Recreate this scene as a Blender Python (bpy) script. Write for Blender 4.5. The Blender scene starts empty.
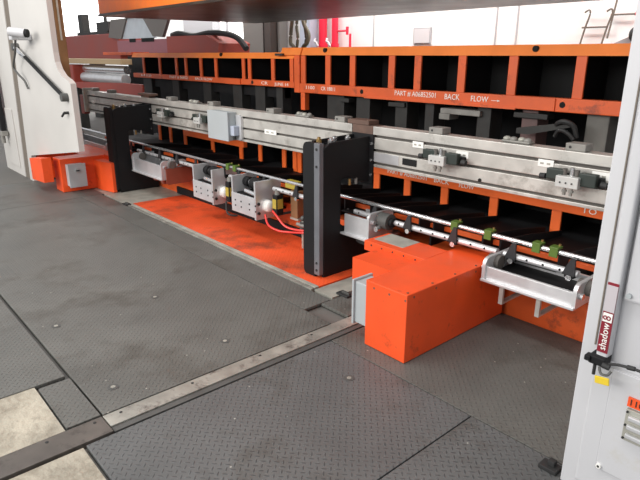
import bpy, bmesh, math, random
from mathutils import Vector, Matrix
random.seed(7)
S = bpy.context.scene
C = S.collection
PI = math.pi

# ------------------------------------------------------------------ materials
def mat(name, col, rough=.5, metal=0., noise=0., nscale=6., bump=0., bscale=80., dirt=None, emit=0.):
    m = bpy.data.materials.new(name); m.use_nodes = True
    nt = m.node_tree; N = nt.nodes; L = nt.links
    b = N['Principled BSDF']
    b.inputs['Base Color'].default_value = (*col, 1)
    b.inputs['Roughness'].default_value = rough
    b.inputs['Metallic'].default_value = metal
    tc = N.new('ShaderNodeTexCoord')
    last = None
    if noise:
        n = N.new('ShaderNodeTexNoise'); n.inputs['Scale'].default_value = nscale; n.inputs['Detail'].default_value = 6
        L.new(tc.outputs['Object'], n.inputs['Vector'])
        r = N.new('ShaderNodeMapRange'); r.inputs['From Min'].default_value = .3; r.inputs['From Max'].default_value = .7
        r.inputs['To Min'].default_value = 1-noise; r.inputs['To Max'].default_value = 1+noise*.6
        L.new(n.outputs['Fac'], r.inputs['Value'])
        mx = N.new('ShaderNodeMix'); mx.data_type = 'RGBA'; mx.blend_type = 'MULTIPLY'; mx.inputs[0].default_value = 1
        mx.inputs[6].default_value = (*col, 1)
        L.new(r.outputs['Result'], mx.inputs[7])
        last = mx.outputs[2]
        rr = N.new('ShaderNodeMapRange'); rr.inputs['To Min'].default_value = max(.02, rough-.12); rr.inputs['To Max'].default_value = min(1, rough+.12)
        L.new(n.outputs['Fac'], rr.inputs['Value']); L.new(rr.outputs['Result'], b.inputs['Roughness'])
    if dirt:
        dcol, amt, dsc = dirt
        n = N.new('ShaderNodeTexNoise'); n.inputs['Scale'].default_value = dsc; n.inputs['Detail'].default_value = 9; n.inputs['Roughness'].default_value = .7
        L.new(tc.outputs['Object'], n.inputs['Vector'])
        r = N.new('ShaderNodeMapRange'); r.inputs['From Min'].default_value = .62-amt*.2; r.inputs['From Max'].default_value = .72
        L.new(n.outputs['Fac'], r.inputs['Value'])
        mx = N.new('ShaderNodeMix'); mx.data_type = 'RGBA'
        L.new(r.outputs['Result'], mx.inputs[0])
        if last: L.new(last, mx.inputs[6])
        else: mx.inputs[6].default_value = (*col, 1)
        mx.inputs[7].default_value = (*dcol, 1)
        last = mx.outputs[2]
    if last: L.new(last, b.inputs['Base Color'])
    if bump:
        n = N.new('ShaderNodeTexNoise'); n.inputs['Scale'].default_value = bscale
        L.new(tc.outputs['Object'], n.inputs['Vector'])
        bp = N.new('ShaderNodeBump'); bp.inputs['Strength'].default_value = bump; bp.inputs['Distance'].default_value = .01
        L.new(n.outputs['Fac'], bp.inputs['Height']); L.new(bp.outputs['Normal'], b.inputs['Normal'])
    if emit:
        b.inputs['Emission Color'].default_value = (*col, 1); b.inputs['Emission Strength'].default_value = emit
    return m

def tread(name, col, rough, dirt, size=.028, wear=.9, metal=.0):
    """tread plate: raised lens bars alternating by 90 degrees"""
    m = mat(name, col, rough, metal, noise=.22, nscale=1.7, dirt=dirt)
    nt = m.node_tree; N = nt.nodes; L = nt.links
    b = N['Principled BSDF']
    tc = N.new('ShaderNodeTexCoord')
    mp = N.new('ShaderNodeMapping'); mp.inputs['Rotation'].default_value = (0, 0, PI/4); mp.inputs['Scale'].default_value = (1/size,)*3
    L.new(tc.outputs['Object'], mp.inputs['Vector'])
    sx = N.new('ShaderNodeSeparateXYZ'); L.new(mp.outputs['Vector'], sx.inputs[0])
    def M(op, a, bb=None):
        n = N.new('ShaderNodeMath'); n.operation = op
        for i, v in enumerate((a, bb)):
            if v is None: continue
            if isinstance(v, (int, float)): n.inputs[i].default_value = v
            else: L.new(v, n.inputs[i])
        return n.outputs[0]
    u, v = sx.outputs[0], sx.outputs[1]
    fu, fv = M('FLOOR', u), M('FLOOR', v)
    lu, lv = M('SUBTRACT', M('SUBTRACT', u, fu), .5), M('SUBTRACT', M('SUBTRACT', v, fv), .5)
    par = M('ABSOLUTE', M('MODULO', M('ADD', fu, fv), 2))
    def ell(a, c):
        return M('SQRT', M('ADD', M('POWER', M('MULTIPLY', a, 2.0), 2), M('POWER', M('MULTIPLY', c, 7.0), 2)))
    # MODULO of negative floats gives negatives; ABS fixes it. POWER needs abs
    alu, alv = M('ABSOLUTE', lu), M('ABSOLUTE', lv)
    e = M('ADD', M('MULTIPLY', ell(alu, alv), par), M('MULTIPLY', ell(alv, alu), M('SUBTRACT', 1, par)))
    h = N.new('ShaderNodeMapRange'); h.interpolation_type = 'SMOOTHSTEP'
    h.inputs['From Min'].default_value = 1.0; h.inputs['From Max'].default_value = .55
    h.inputs['To Min'].default_value = 0; h.inputs['To Max'].default_value = 1
    L.new(e, h.inputs['Value'])
    bp = N.new('ShaderNodeBump'); bp.inputs['Strength'].default_value = .8; bp.inputs['Distance'].default_value = .003
    L.new(h.outputs['Result'], bp.inputs['Height']); L.new(bp.outputs['Normal'], b.inputs['Normal'])
    src = b.inputs['Base Color'].links[0].from_socket
    n2 = N.new('ShaderNodeTexNoise'); n2.inputs['Scale'].default_value = 2.3; n2.inputs['Detail'].default_value = 5
    L.new(tc.outputs['Object'], n2.inputs['Vector'])
    w = M('MULTIPLY', M('MULTIPLY', h.outputs['Result'], n2.outputs['Fac']), wear)
    mx = N.new('ShaderNodeMix'); mx.data_type = 'RGBA'; L.new(w, mx.inputs[0]); L.new(src, mx.inputs[6])
    mx.inputs[7].default_value = (col[0]*.38, col[1]*.40, col[2]*.42, 1)
    # grit flecks
    vo = N.new('ShaderNodeTexVoronoi'); vo.inputs['Scale'].default_value = 9
    L.new(tc.outputs['Object'], vo.inputs['Vector'])
    fl = M('LESS_THAN', vo.outputs['Distance'], .045)
    mz = N.new('ShaderNodeMix'); mz.data_type = 'RGBA'; L.new(M('MULTIPLY', fl, .7), mz.inputs[0]); L.new(mx.outputs[2], mz.inputs[6])
    mz.inputs[7].default_value = (.45, .43, .38, 1)
    n3 = N.new('ShaderNodeTexNoise'); n3.inputs['Scale'].default_value = 2.9; n3.inputs['Detail'].default_value = 8; n3.inputs['Roughness'].default_value = .75
    L.new(tc.outputs['Object'], n3.inputs['Vector'])
    sc = N.new('ShaderNodeMapRange'); sc.inputs['From Min'].default_value = .66; sc.inputs['From Max'].default_value = .80; sc.inputs['To Max'].default_value = .45
    L.new(n3.outputs['Fac'], sc.inputs['Value'])
    my = N.new('ShaderNodeMix'); my.data_type = 'RGBA'; L.new(sc.outputs['Result'], my.inputs[0]); L.new(mz.outputs[2], my.inputs[6])
    my.inputs[7].default_value = (min(1, col[0]*3.2), min(1, col[1]*3.2), min(1, col[2]*3.2), 1)
    L.new(my.outputs[2], b.inputs['Base Color'])
    return m

ORANGE = mat('orange_paint', (.85, .09, .016), .42, noise=.10, nscale=5, dirt=((.40, .045, .012), .1, 6))
DIEOR = mat('die_orange_paint', (.72, .11, .02), .5, noise=.14, nscale=4, dirt=((.18, .04, .02), .25, 5))
SLIDEOR = mat('slide_orange_paint', (.92, .20, .02), .4, noise=.08)
WHITE = mat('white_enamel', (.55, .55, .565), .38, noise=.04, nscale=2, dirt=((.5, .48, .44), .1, 3))
CREAM = mat('aged_white_enamel', (.56, .54, .51), .45, noise=.06, nscale=1.5)
GAPDK = mat('dark_gap_rubber', (.16, .135, .11), .8)
BROWN = mat('oily_tan_steel', (.22, .12, .05), .5, .2, noise=.25, nscale=5)
ALU = mat('worn_aluminium', (.54, .52, .48), .42, .4, noise=.16, nscale=6, dirt=((.25, .23, .2), .35, 4), bump=.05)
ALUL = mat('bright_aluminium', (.66, .66, .67), .36, .5, noise=.1, nscale=8)
GROOVE = mat('dark_slot_grey', (.11, .10, .09), .7)  # dark grey for slot backs, bearings and some fittings
CHROME = mat('polished_steel', (.74, .74, .75), .2, .85, noise=.06, nscale=12)
BLACK = mat('black_powder_coat', (.008, .008, .009), .65, noise=.2, nscale=8)
BLACK.node_tree.nodes['Principled BSDF'].inputs['Specular IOR Level'].default_value = .3
BLACKM = mat('black_rubber', (.02, .02, .02), .65)
DEEP = mat('opening_shade_black', (.006, .006, .006), .9)  # near-black, paints in the shade inside holes and openings
GREYP = mat('grey_plate_edge', (.17, .175, .19), .45, .3, noise=.1)
GREYBOX = mat('grey_box_enamel', (.40, .43, .44), .45, noise=.06, nscale=3)
CAST = mat('grey_cast_steel', (.032, .031, .029), .6, .2, noise=.3, nscale=9)
CASTL = mat('pale_cast_steel', (.24, .23, .21), .6, .1, noise=.25, nscale=9)
MIDC = mat('mid_cast_steel', (.14, .135, .12), .6, noise=.25)
ARMK = mat('charcoal_bracket', (.035, .035, .038), .45, .3)
MAUVE = mat('dusty_mauve_steel', (.13, .075, .07), .6, noise=.2)
SLIDEST = mat('oily_slide_steel', (.055, .042, .032), .34, .25, noise=.35, nscale=2.5)
GREEN = mat('olive_green_plastic', (.085, .15, .02), .5, noise=.15)
YELLOWD = mat('dull_yellow_label', (.45, .34, .05), .55, noise=.15, nscale=40)
YELLOW = mat('yellow_plastic', (.72, .52, .03), .5)
BRASS = mat('brass', (.45, .30, .12), .35, .8)
VALVE = mat('valve_block_grey', (.52, .52, .50), .5, .2, noise=.1)
VALVED = mat('solenoid_dark_green', (.018, .027, .022), .5)
REDBK = mat('rusty_red_steel', (.13, .075, .055), .7, noise=.3, nscale=12)
REDM = mat('dull_red_paint', (.28, .04, .025), .5, noise=.15, nscale=2)
PURP = mat('faded_plum_paint', (.30, .10, .12), .5, noise=.1)
REDH = mat('red_hose', (.75, .045, .035), .35)
REDP = mat('red_pipe_paint', (.78, .015, .05), .45)
TAN = mat('tan_rubber_sheet', (.42, .30, .17), .6)
PINK = mat('oily_salmon_guard', (.24, .07, .045), .4, noise=.15, nscale=5)
LABEL = mat('white_label', (.85, .84, .80), .6, noise=.06, nscale=30)
INK = mat('white_paint_lettering', (.9, .86, .8), .6)
FIELD = mat('pale_label_field', (.50, .46, .48), .5)
MAROON = mat('maroon_label', (.22, .012, .025), .4)
SIGNOR = mat('orange_sign', (.85, .10, .02), .5)
CONC = mat('pale_concrete', (.42, .385, .31), .85, noise=.25, nscale=3, dirt=((.16, .135, .10), .75, 4), bump=.9, bscale=30)
FLOORC = mat('grey_factory_floor', (.125, .118, .108), .7, noise=.2, nscale=1.2)
WALLW = mat('white_wall_paint', (.86, .86, .86), .8, noise=.03)
WALLG = mat('wall_seam_grey', (.42, .42, .44), .8)
STRIPD = mat('worn_brown_rail_steel', (.115, .10, .088), .5, .3, noise=.3, nscale=7, dirt=((.05, .04, .035), .4, 12))
STRIPL = mat('bright_worn_rail_steel', (.37, .36, .32), .45, .4, noise=.3, nscale=8, dirt=((.12, .10, .09), .5, 14))
STRIPG = mat('pale_frame_angle', (.40, .39, .34), .55, .2, noise=.25, nscale=8)
STRIPK = mat('dark_grey_steel', (.10, .10, .095), .55, .3, noise=.2)
PLATE = tread('grey_tread_plate', (.126, .125, .114), .5, ((.062, .055, .044), .55, 1.5))
PLATE2 = tread('bluish_tread_plate', (.114, .117, .116), .46, ((.06, .054, .045), .5, 1.9), size=.030, wear=1.1)
PLATEO = tread('orange_tread_plate', (.80, .095, .022), .5, ((.16, .045, .025), .55, 2.2), size=.03, wear=.1)
GLASSW = mat('bright_window', (1, .99, .98), .5, emit=3.)
PIPEG = mat('bluish_column_paint', (.42, .46, .55), .6)
PALEST = mat('pale_blue_steel', (.50, .54, .58), .45, .1, noise=.1)
DARKBR = mat('dark_brown_post', (.05, .035, .03), .7)
LOWOR = mat('lower_die_orange', (.90, .15, .025), .5, noise=.12, nscale=4)
DIETOP = mat('lit_orange_paint', (.92, .24, .04), .5, noise=.1, nscale=4)  # brighter orange stands in for the light on the top rail
PILLD = mat('taupe_column_paint', (.16, .145, .135), .7)
LAMPM = mat('lamp_tube', (1, 1, 1), .5, emit=4.)

# ------------------------------------------------------------------ mesh helpers
def B(): return bmesh.new()
def box(bm, lo, hi, bev=0., mtx=None):
    c = [(a+b)/2 for a, b in zip(lo, hi)]; s = [max(1e-4, abs(b-a)) for a, b in zip(lo, hi)]
    r = bmesh.ops.create_cube(bm, size=1, matrix=Matrix.Translation(c) @ Matrix.Diagonal((*s, 1)))
    vs = r['verts']
    if bev:
        es = list({e for v in vs for e in v.link_edges})
        rr = bmesh.ops.bevel(bm, geom=es, offset=min(bev, min(s)*.45), segments=2, affect='EDGES', profile=.6)
        vs = list({v for f in rr['faces'] for v in f.verts} | {v for v in vs if v.is_valid})
    if mtx: bmesh.ops.transform(bm, matrix=mtx, verts=vs)
    return bm
def cyl(bm, p0, p1, r, r2=None, seg=16):
    p0, p1 = Vector(p0), Vector(p1); d = p1-p0
    q = d.to_track_quat('Z', 'Y').to_matrix().to_4x4()
    bmesh.ops.create_cone(bm, cap_ends=True, segments=seg, radius1=r, radius2=r if r2 is None else r2, depth=d.length,
                          matrix=Matrix.Translation((p0+p1)/2) @ q)
    return bm
def ball(bm, c, r, sc=(1, 1, 1)):
    bmesh.ops.create_uvsphere(bm, u_segments=16, v_segments=10, radius=r, matrix=Matrix.Translation(c) @ Matrix.Diagonal((*sc, 1)))
    return bm
def prism(bm, pts, axis, a, b):
    """polygon pts extruded along axis (0=X: pts are (y,z); 1=Y: (x,z); 2=Z: (x,y))"""
    def P(p, t):
        return {0: (t, p[0], p[1]), 1: (p[0], t, p[1]), 2: (p[0], p[1], t)}[axis]
    va = [bm.verts.new(P(p, a)) for p in pts]; vb = [bm.verts.new(P(p, b)) for p in pts]
    bm.faces.new(va); bm.faces.new(list(reversed(vb)))
    n = len(pts)
    for i in range(n): bm.faces.new((va[i], vb[i], vb[(i+1) % n], va[(i+1) % n]))
    bmesh.ops.recalc_face_normals(bm, faces=bm.faces[:])
    return bm
def rrect(x0, z0, x1, z1, r, corners=(1, 1, 1, 1), n=5):
    """rounded rectangle; corners bl, br, tr, tl"""
    out = []
    cs = [((x0+r, z0+r), PI, corners[0], (x0, z0)), ((x1-r, z0+r), 1.5*PI, corners[1], (x1, z0)),
          ((x1-r, z1-r), 0, corners[2], (x1, z1)), ((x0+r, z1-r), .5*PI, corners[3], (x0, z1))]
    for (cx, cz), a0, on, sharp in cs:
        if on:
            for i in range(n+1):
                a = a0+i/n*PI/2; out.append((cx+r*math.cos(a), cz+r*math.sin(a)))
        else: out.append(sharp)
    return out
def tube(bm, pts, r, seg=8):
    P = [Vector(p) for p in pts]
    # catmull-rom resample
    Q = []
    for i in range(len(P)-1):
        p0 = P[max(0, i-1)]; p1 = P[i]; p2 = P[i+1]; p3 = P[min(len(P)-1, i+2)]
        for k in range(6):
            t = k/6
            Q.append(.5*((2*p1)+(-p0+p2)*t+(2*p0-5*p1+4*p2-p3)*t*t+(-p0+3*p1-3*p2+p3)*t**3))
    Q.append(P[-1])
    rings = []
    up = Vector((0, 0, 1))
    for i, q in enumerate(Q):
        d = (Q[min(i+1, len(Q)-1)]-Q[max(i-1, 0)]).normalized()
        s = d.cross(up)
        if s.length < .1: s = d.cross(Vector((1, 0, 0)))
        s.normalize(); u = s.cross(d)
        rings.append([bm.verts.new(q+s*r*math.cos(2*PI*k/seg)+u*r*math.sin(2*PI*k/seg)) for k in range(seg)])
    for a, b in zip(rings, rings[1:]):
        for k in range(seg): bm.faces.new((a[k], a[(k+1) % seg], b[(k+1) % seg], b[k]))
    bm.faces.new(rings[0]); bm.faces.new(list(reversed(rings[-1])))
    bmesh.ops.recalc_face_normals(bm, faces=bm.faces[:])
    return bm

OFF = {}
def obj(name, bm, m, parent=None, smooth=False, label=None, kind=None, origin=None):
    me = bpy.data.meshes.new(name)
    if parent is not None: off = OFF[parent.name]
    else:
        if origin is None:
            xs = [v.co for v in bm.verts]
            off = Vector(((min(v.x for v in xs)+max(v.x for v in xs))/2, (min(v.y for v in xs)+max(v.y for v in xs))/2, min(v.z for v in xs)))
        else: off = Vector(origin)
    bmesh.ops.translate(bm, vec=-off, verts=bm.verts[:])
    bm.to_mesh(me); bm.free()
    me.materials.append(m)
    if smooth:
        for p in me.polygons: p.use_smooth = True
        try: me.set_sharp_from_angle(angle=math.radians(35))
        except Exception: pass
    o = bpy.data.objects.new(name, me); C.objects.link(o)
    if parent is not None: o.parent = parent
    else: o.location = off
    OFF[o.name] = off
    if label: o['label'] = label
    if kind: o['kind'] = kind
    return o
def thing(name, label, cat, loc, group=None):
    o = bpy.data.objects.new(name, None); C.objects.link(o); o.location = loc; o.empty_display_size = .1
    OFF[o.name] = Vector(loc)
    o['label'] = label; o['category'] = cat
    if group: o['group'] = group
    return o
def tag(o, label, cat, group=None):
    o['label'] = label; o['category'] = cat
    if group: o['group'] = group
    return o
def struct(name, bm, m, parent=None, **k):
    return obj(name, bm, m, parent, kind='structure' if parent is None else None, **k)
def dup(root, d, label):
    r = root.copy(); C.objects.link(r); r.location = root.location+Vector(d); r['label'] = label
    OFF[r.name] = OFF[root.name]+Vector(d)
    for ch in list(root.children):
        c = ch.copy(); C.objects.link(c); c.parent = r
        for g in list(ch.children):
            e = g.copy(); C.objects.link(e); e.parent = c
    return r
def text_bm(s, size, loc, plane='Y', extrude=.001, rot=0., width=None):
    """lettering mesh; stands in the XZ plane facing -Y"""
    cu = bpy.data.curves.new('lettering', 'FONT'); cu.body = s; cu.size = size; cu.extrude = extrude
    cu.align_x = 'LEFT'; cu.align_y = 'CENTER'; cu.resolution_u = 2
    t = bpy.data.objects.new('lettering', cu); C.objects.link(t)
    dg = bpy.context.evaluated_depsgraph_get(); dg.update()
    me = bpy.data.meshes.new_from_object(t.evaluated_get(dg))
    bpy.data.objects.remove(t)
    bm = B(); bm.from_mesh(me); bpy.data.meshes.remove(me)
    if width:
        w = max(v.co.x for v in bm.verts)-min(v.co.x for v in bm.verts)
        bmesh.ops.scale(bm, vec=(width/w, 1, 1), verts=bm.verts[:])
    M = Matrix.Translation(loc) @ Matrix.Rotation(PI/2, 4, 'X') @ Matrix.Rotation(rot, 4, 'Z')
    bmesh.ops.transform(bm, matrix=M, verts=bm.verts[:])
    return bm

# ------------------------------------------------------------------ setting
bm = B(); box(bm, (-34, -4, -.3), (6, 10.0, -.031)); struct('floor', bm, FLOORC)
bm = B(); box(bm, (-32, 9.0, -.05), (4, 9.2, 7)); struct('wall_back', bm, WALLW)
# wall panel joints
for i, x in enumerate((-8.57, -5.74+.02, -5.33)):
    bm = B(); box(bm, (x-.012, 8.985, 0), (x+.012, 9.0, 7)); struct('trim_%d' % (i+1), bm, WALLG)
bm = B(); box(bm, (-7.50, 8.97, 1.9), (-7.08, 9.0, 2.19)); w = struct('window_1', bm, WALLG)
bm = B(); box(bm, (-7.475, 8.962, 1.915), (-7.105, 8.972, 2.165)); obj('pane', bm, mat('frosted_pane', (.6, .6, .62), .3), w)
bm = B(); box(bm, (-27.5, 8.97, 2.4), (-22.5, 9.0, 4.6)); w = struct('window_2', bm, WALLG)
bm = B(); box(bm, (-27.4, 8.96, 2.45), (-22.6, 8.972, 4.5)); obj('pane', bm, GLASSW, w)
bm = B(); box(bm, (-15.0, 8.97, 1.2), (-12.1, 9.0, 3.6)); w = struct('window_3', bm, WALLG)
bm = B()
for x in (-14.85, -13.95): box(bm, (x, 8.955, 1.25), (x+.72, 8.972, 3.5))
obj('pane', bm, GLASSW, w)

# concrete patches and floor plates -------------------------------------------------
bm = B(); box(bm, (-4.4, -.6, -.03), (-2.515, .595, -.006)); bm2 = bm
tag(obj('concrete_pad', bm, CONC), 'rough pale concrete patch at left edge, behind the narrow track rail', 'concrete patch')
bm = B(); box(bm, (-2.335, -.6, -.03), (-1.4, .615, -.006))
tag(obj('concrete_pad', bm, CONC), 'pale concrete patch in the near corner, in front of the narrow track rail', 'concrete patch')

def plate(x0, y0, x1, y1, m, label, bolts=(), top=0.):
    t = thing('floor_plate', label, 'floor plate', ((x0+x1)/2, (y0+y1)/2, -.02), 'steel floor plates')
    bm = B(); box(bm, (x0, y0, -.02), (x1, y1, top), .003); obj('tread_sheet', bm, m, t)
    for x, y in bolts:
        bm = B(); cyl(bm, (x, y, top-.002), (x, y, top+.002), .03, seg=18); bb = obj('bolt', bm, STRIPK, t)
        bm = B(); cyl(bm, (x, y, top+.002), (x, y, top+.0035), .014, seg=6); obj('bolt_socket', bm, STRIPG, bb)
    return t
g = .007
plate(-6.2, -.6, -3.0-g, .762-g, PLATE, 'grey tread plate at left edge, beyond the pale concrete patch')
plate(-2.97, .605, -2.515-g, .768, PLATE, 'small square tread plate between concrete patch and track rail', )
plate(-7.15, .778, -2.515, 2.31, PLATE, 'largest tread plate, with four recessed bolts, left of the track rail',
      bolts=((-3.676, .918), (-3.686, 1.62), (-2.723, .913), (-2.768, 1.644)))
plate(-7.15, 2.31+g, -2.80, 2.565, PLATE, 'narrow tread plate running along the front of the orange tread plate')
plate(-8.55, 1.0, -7.15-g, 2.6, PLATE, 'tread plate in front of the left orange guard')
plate(-11.5, .4, -8.55-g, 3.2, FLOORC, 'smooth grey floor plate under the left white column')
plate(-2.335, .63, -1.30-g, 2.15-g, PLATE2, 'near tread plate right of the track rail, with a white scuff', bolts=((-1.95, 1.93),))
plate(-1.30, .2, .9, 2.15-g, PLATE2, 'nearest tread plate at the foot of the right white column')
plate(-2.335, 2.15, .9, 3.27, PLATE, 'tread plate under the big orange guard and right silver tray')
plate(-2.80+g, 2.47, -2.52, 3.27, PLATE, 'small tread plate between black stand and big orange guard')
bm = B(); box(bm, (-7.6, 2.60, -.025), (-6.46, 3.45, -.004)); tag(obj('floor_sheet', bm, STRIPG), 'bare grey steel floor sheet under the left black stand', 'floor sheet')
bm = B(); box(bm, (-3.02, 2.60, -.025), (-2.82, 3.27, -.002)); tag(obj('floor_sheet', bm, STRIPG), 'bare grey steel floor sheet under the tall black stand', 'floor sheet')
# track rail across the floor
t = thing('track_rail', 'long flat steel track rail crossing the floor, brown near and bright beyond', 'rail', (-2.43, 1.2, -.03))
bm = B(); box(bm, (-2.50, -.6, -.03), (-2.352, .765, .004), .003); obj('rail_bar', bm, STRIPD, t, label='brown stained near length')
bm = B(); box(bm, (-2.50, .77, -.03), (-2.395, 2.50, .004), .003); obj('rail_bar', bm, STRIPL, t, label='bright worn far length')
bm = B(); box(bm, (-2.39, .77, -.03), (-2.352, 2.50, -.003), .002); obj('rail_edge', bm, STRIPK, t)
for y in (.25, .5, .72, .85, 1.25, 1.7, 2.1):
    bm = B(); cyl(bm, (-2.47, y, .003), (-2.47, y, .006), .008, seg=8); obj('screw', bm, BLACKM, t)
# orange tread plate
t = thing('orange_floor_plate', 'worn orange tread plate with pale steel frame, between the black stands', 'floor plate', (-4.8, 3.0, -.02))
bm = B(); box(bm, (-6.42, 2.66, -.02), (-3.03, 3.33, .006), .003); obj('tread_sheet', bm, PLATEO, t)
bm = B(); box(bm, (-6.45, 2.615, -.02), (-3.03, 2.652, .010), .002); obj('frame_angle', bm, STRIPG, t)
bm = B(); box(bm, (-6.45, 2.575, -.02), (-3.03, 2.607, .006), .002); obj('frame_angle', bm, STRIPL, t)
bm = B(); box(bm, (-6.56, 2.66, -.02), (-6.43, 3.30, .004), .002); obj('frame_angle', bm, STRIPG, t)
bm = B(); box(bm, (-6.6, 3.335, -.02), (-3.03, 3.358, .085), .002); obj('kick_strip', bm, BLACK, t)
# floor latches
for (x, y, l) in ((-6.43, 2.59, 'small black lifting latch at the orange plate’s far left corner'), (-2.79, 2.70, 'small black lifting latch in the floor beside the grey switch box')):
    t = thing('floor_latch', l.replace('’', "'"), 'latch', (x, y, 0))
    bm = B(); box(bm, (x-.06, y-.035, .0), (x+.06, y+.035, .014), .003); obj('latch_plate', bm, BLACKM, t)
    bm = B(); box(bm, (x-.03, y-.008, .012), (x+.05, y+.008, .028), .003); obj('latch_lever', bm, STRIPK, t)

# ------------------------------------------------------------------ press columns
# right column
t = thing('press_column', 'white press column at right edge carrying a maroon light curtain', 'press column', (-.1, 2.5, 0))
bm = B(); box(bm, (-.8, 2.05, 0), (.9, 3.3, 3.6), .006); obj('column_body', bm, WHITE, t)
bm = B(); box(bm, (-.752, 2.044, .66), (-.747, 2.051, 3.5)); obj('panel_joint', bm, GAPDK, t)
bm = B(); box(bm, (-.672, 2.022, .875), (.8, 2.05, 3.4), .009); up = obj('upper_panel', bm, WHITE, t)
for x, z in ((-.655, .898),):
    bm = B(); cyl(bm, (x, 2.024, z), (x, 2.012, z), .009); obj('screw', bm, GREYBOX, up)
bm = B(); box(bm, (-.738, 2.030, .055), (.8, 2.05, .62), .012); lp = obj('lower_frame', bm, WHITE, t)
bm = B(); box(bm, (-.664, 2.022, .165), (.8, 2.031, .60), .003); lo = obj('lower_panel', bm, WHITE, t)
bm = B(); cyl(bm, (-.652, 2.023, .180), (-.652, 2.013, .180), .010); sc = obj('screw', bm, LABEL, lo)
bm = B(); cyl(bm, (-.652, 2.014, .180), (-.652, 2.0115, .180), .005); obj('screw_slot', bm, BLACKM, lo)
bm = B(); box(bm, (-.667, 2.0275, .161), (-.664, 2.031, .60)); obj('panel_joint', bm, WALLG, t)
bm = B(); box(bm, (-.667, 2.0275, .161), (.8, 2.031, .165)); obj('panel_joint', bm, WALLG, t)
# louvred vent + 110 sign
t = thing('wall_vent', 'small grey slatted vent plate on the right white column', 'vent', (-.53, 2.02, .33))
bm = B(); box(bm, (-.603, 2.012, .325), (-.44, 2.0255, .455), .003); obj('vent_frame', bm, STRIPG, t)
for i in range(3):
    z = .352+i*.037
    bm = B(); box(bm, (-.590, 1.998, z-.009), (-.452, 2.012, z+.009), .004); obj('slat', bm, ALUL, t)
for z in (.335, .39, .445):
    bm = B(); cyl(bm, (-.597, 2.012, z), (-.597, 2.006, z), .004); obj('screw', bm, BLACKM, t)
t = thing('number_sign', 'orange number sign reading 110 above the grey vent', 'sign', (-.56, 2.02, .46))
bm = B(); box(bm, (-.606, 2.018, .462), (-.515, 2.0255, .50), .001); obj('sign_plate', bm, SIGNOR, t)
obj('lettering', text_bm('110', .034, (-.602, 2.017, .481)), BLACKM, t)
for o in (bpy.data.objects['wall_vent'], bpy.data.objects['number_sign']): o.location.x += .012; o.location.z += .022; o.location.y -= .005
# light curtain
t = thing('light_curtain', 'light curtain bar with maroon and white label on right column', 'light curtain', (-.70, 2.03, .65))
bm = B(); prism(bm, rrect(-.724, 1.995, -.682, 2.045, .008), 2, .650, 3.3); obj('housing', bm, WHITE, t, smooth=True)
bm = B(); box(bm, (-.722, 1.9925, .665), (-.684, 1.995, .938)); lab = obj('label_strip', bm, MAROON, t)
bm = B(); box(bm, (-.7215, 1.990, .828), (-.6845, 1.9925, .928)); obj('label_field', bm, FIELD, lab)
bm = B(); box(bm, (-.719, 1.990, .788), (-.687, 1.9925, .822)); obj('label_badge', bm, LABEL, lab)
obj('lettering', text_bm('shadow', .036, (-.703, 1.991, .676), rot=PI/2, width=.105), LABEL, lab)
obj('numeral', text_bm('8', .040, (-.703, 1.989, .794), rot=PI/2), MAROON, lab)
t2 = thing('sensor_bracket', 'black clamp bracket at the lower end of the right light curtain', 'bracket', (-.70, 2.0, .60))
bm = B(); box(bm, (-.740, 1.975, .615), (-.680, 2.036, .650), .006); box(bm, (-.752, 1.965, .625), (-.730, 2.0, .646), .004); obj('clamp', bm, BLACK, t2)
bm = B(); cyl(bm, (-.716, 1.985, .613), (-.716, 1.985, .572), .006); obj('bolt', bm, BLACKM, t2)
bm = B(); cyl(bm, (-.685, 1.97, .630), (-.660, 1.97, .628), .011); obj('bolt', bm, BLACKM, t2)
bm = B(); tube(bm, [(-.695, 1.97, .617), (-.680, 1.955, .602), (-.660, 1.96, .602), (-.652, 1.97, .617)], .005); obj('wire_loop', bm, STRIPK, t2)
bm = B(); tube(bm, [(-.665, 1.975, .640), (-.63, 1.965, .655), (-.58, 1.96, .664), (-.50, 1.96, .668), (-.3, 1.99, .69)], .0055); tag(obj('power_cable', bm, BLACKM, smooth=True), 'black cable running right from the light curtain clamp', 'cable')
bm = B(); cyl(bm, (-.60, 1.96, .662), (-.575, 1.96, .665), .0085); tag(obj('cable_joint', bm, BLACKM, smooth=True), 'thicker black joint on the cable at the right column', 'connector')
bm = B(); box(bm, (-.695, 1.945, .566), (-.645, 1.952, .594), .002, ); bmesh.ops.rotate(bm, cent=(-.67, 1.95, .580), matrix=Matrix.Rotation(-.15, 3, 'Y'), verts=bm.verts[:])
tag(obj('warning_tag', bm, YELLOW), 'small yellow tag hanging below the black sensor clamp', 'tag')
t = thing('floor_stop', 'small black stop on the floor by the right column foot', 'stop', (-.86, 2.08, 0))
bm = B(); box(bm, (-.90, 2.05, .0), (-.82, 2.11, .02), .003); obj('foot_plate', bm, BLACKM, t)
bm = B(); box(bm, (-.87, 2.07, .02), (-.84, 2.10, .045), .003); obj('stop_stud', bm, BLACKM, t)

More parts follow.
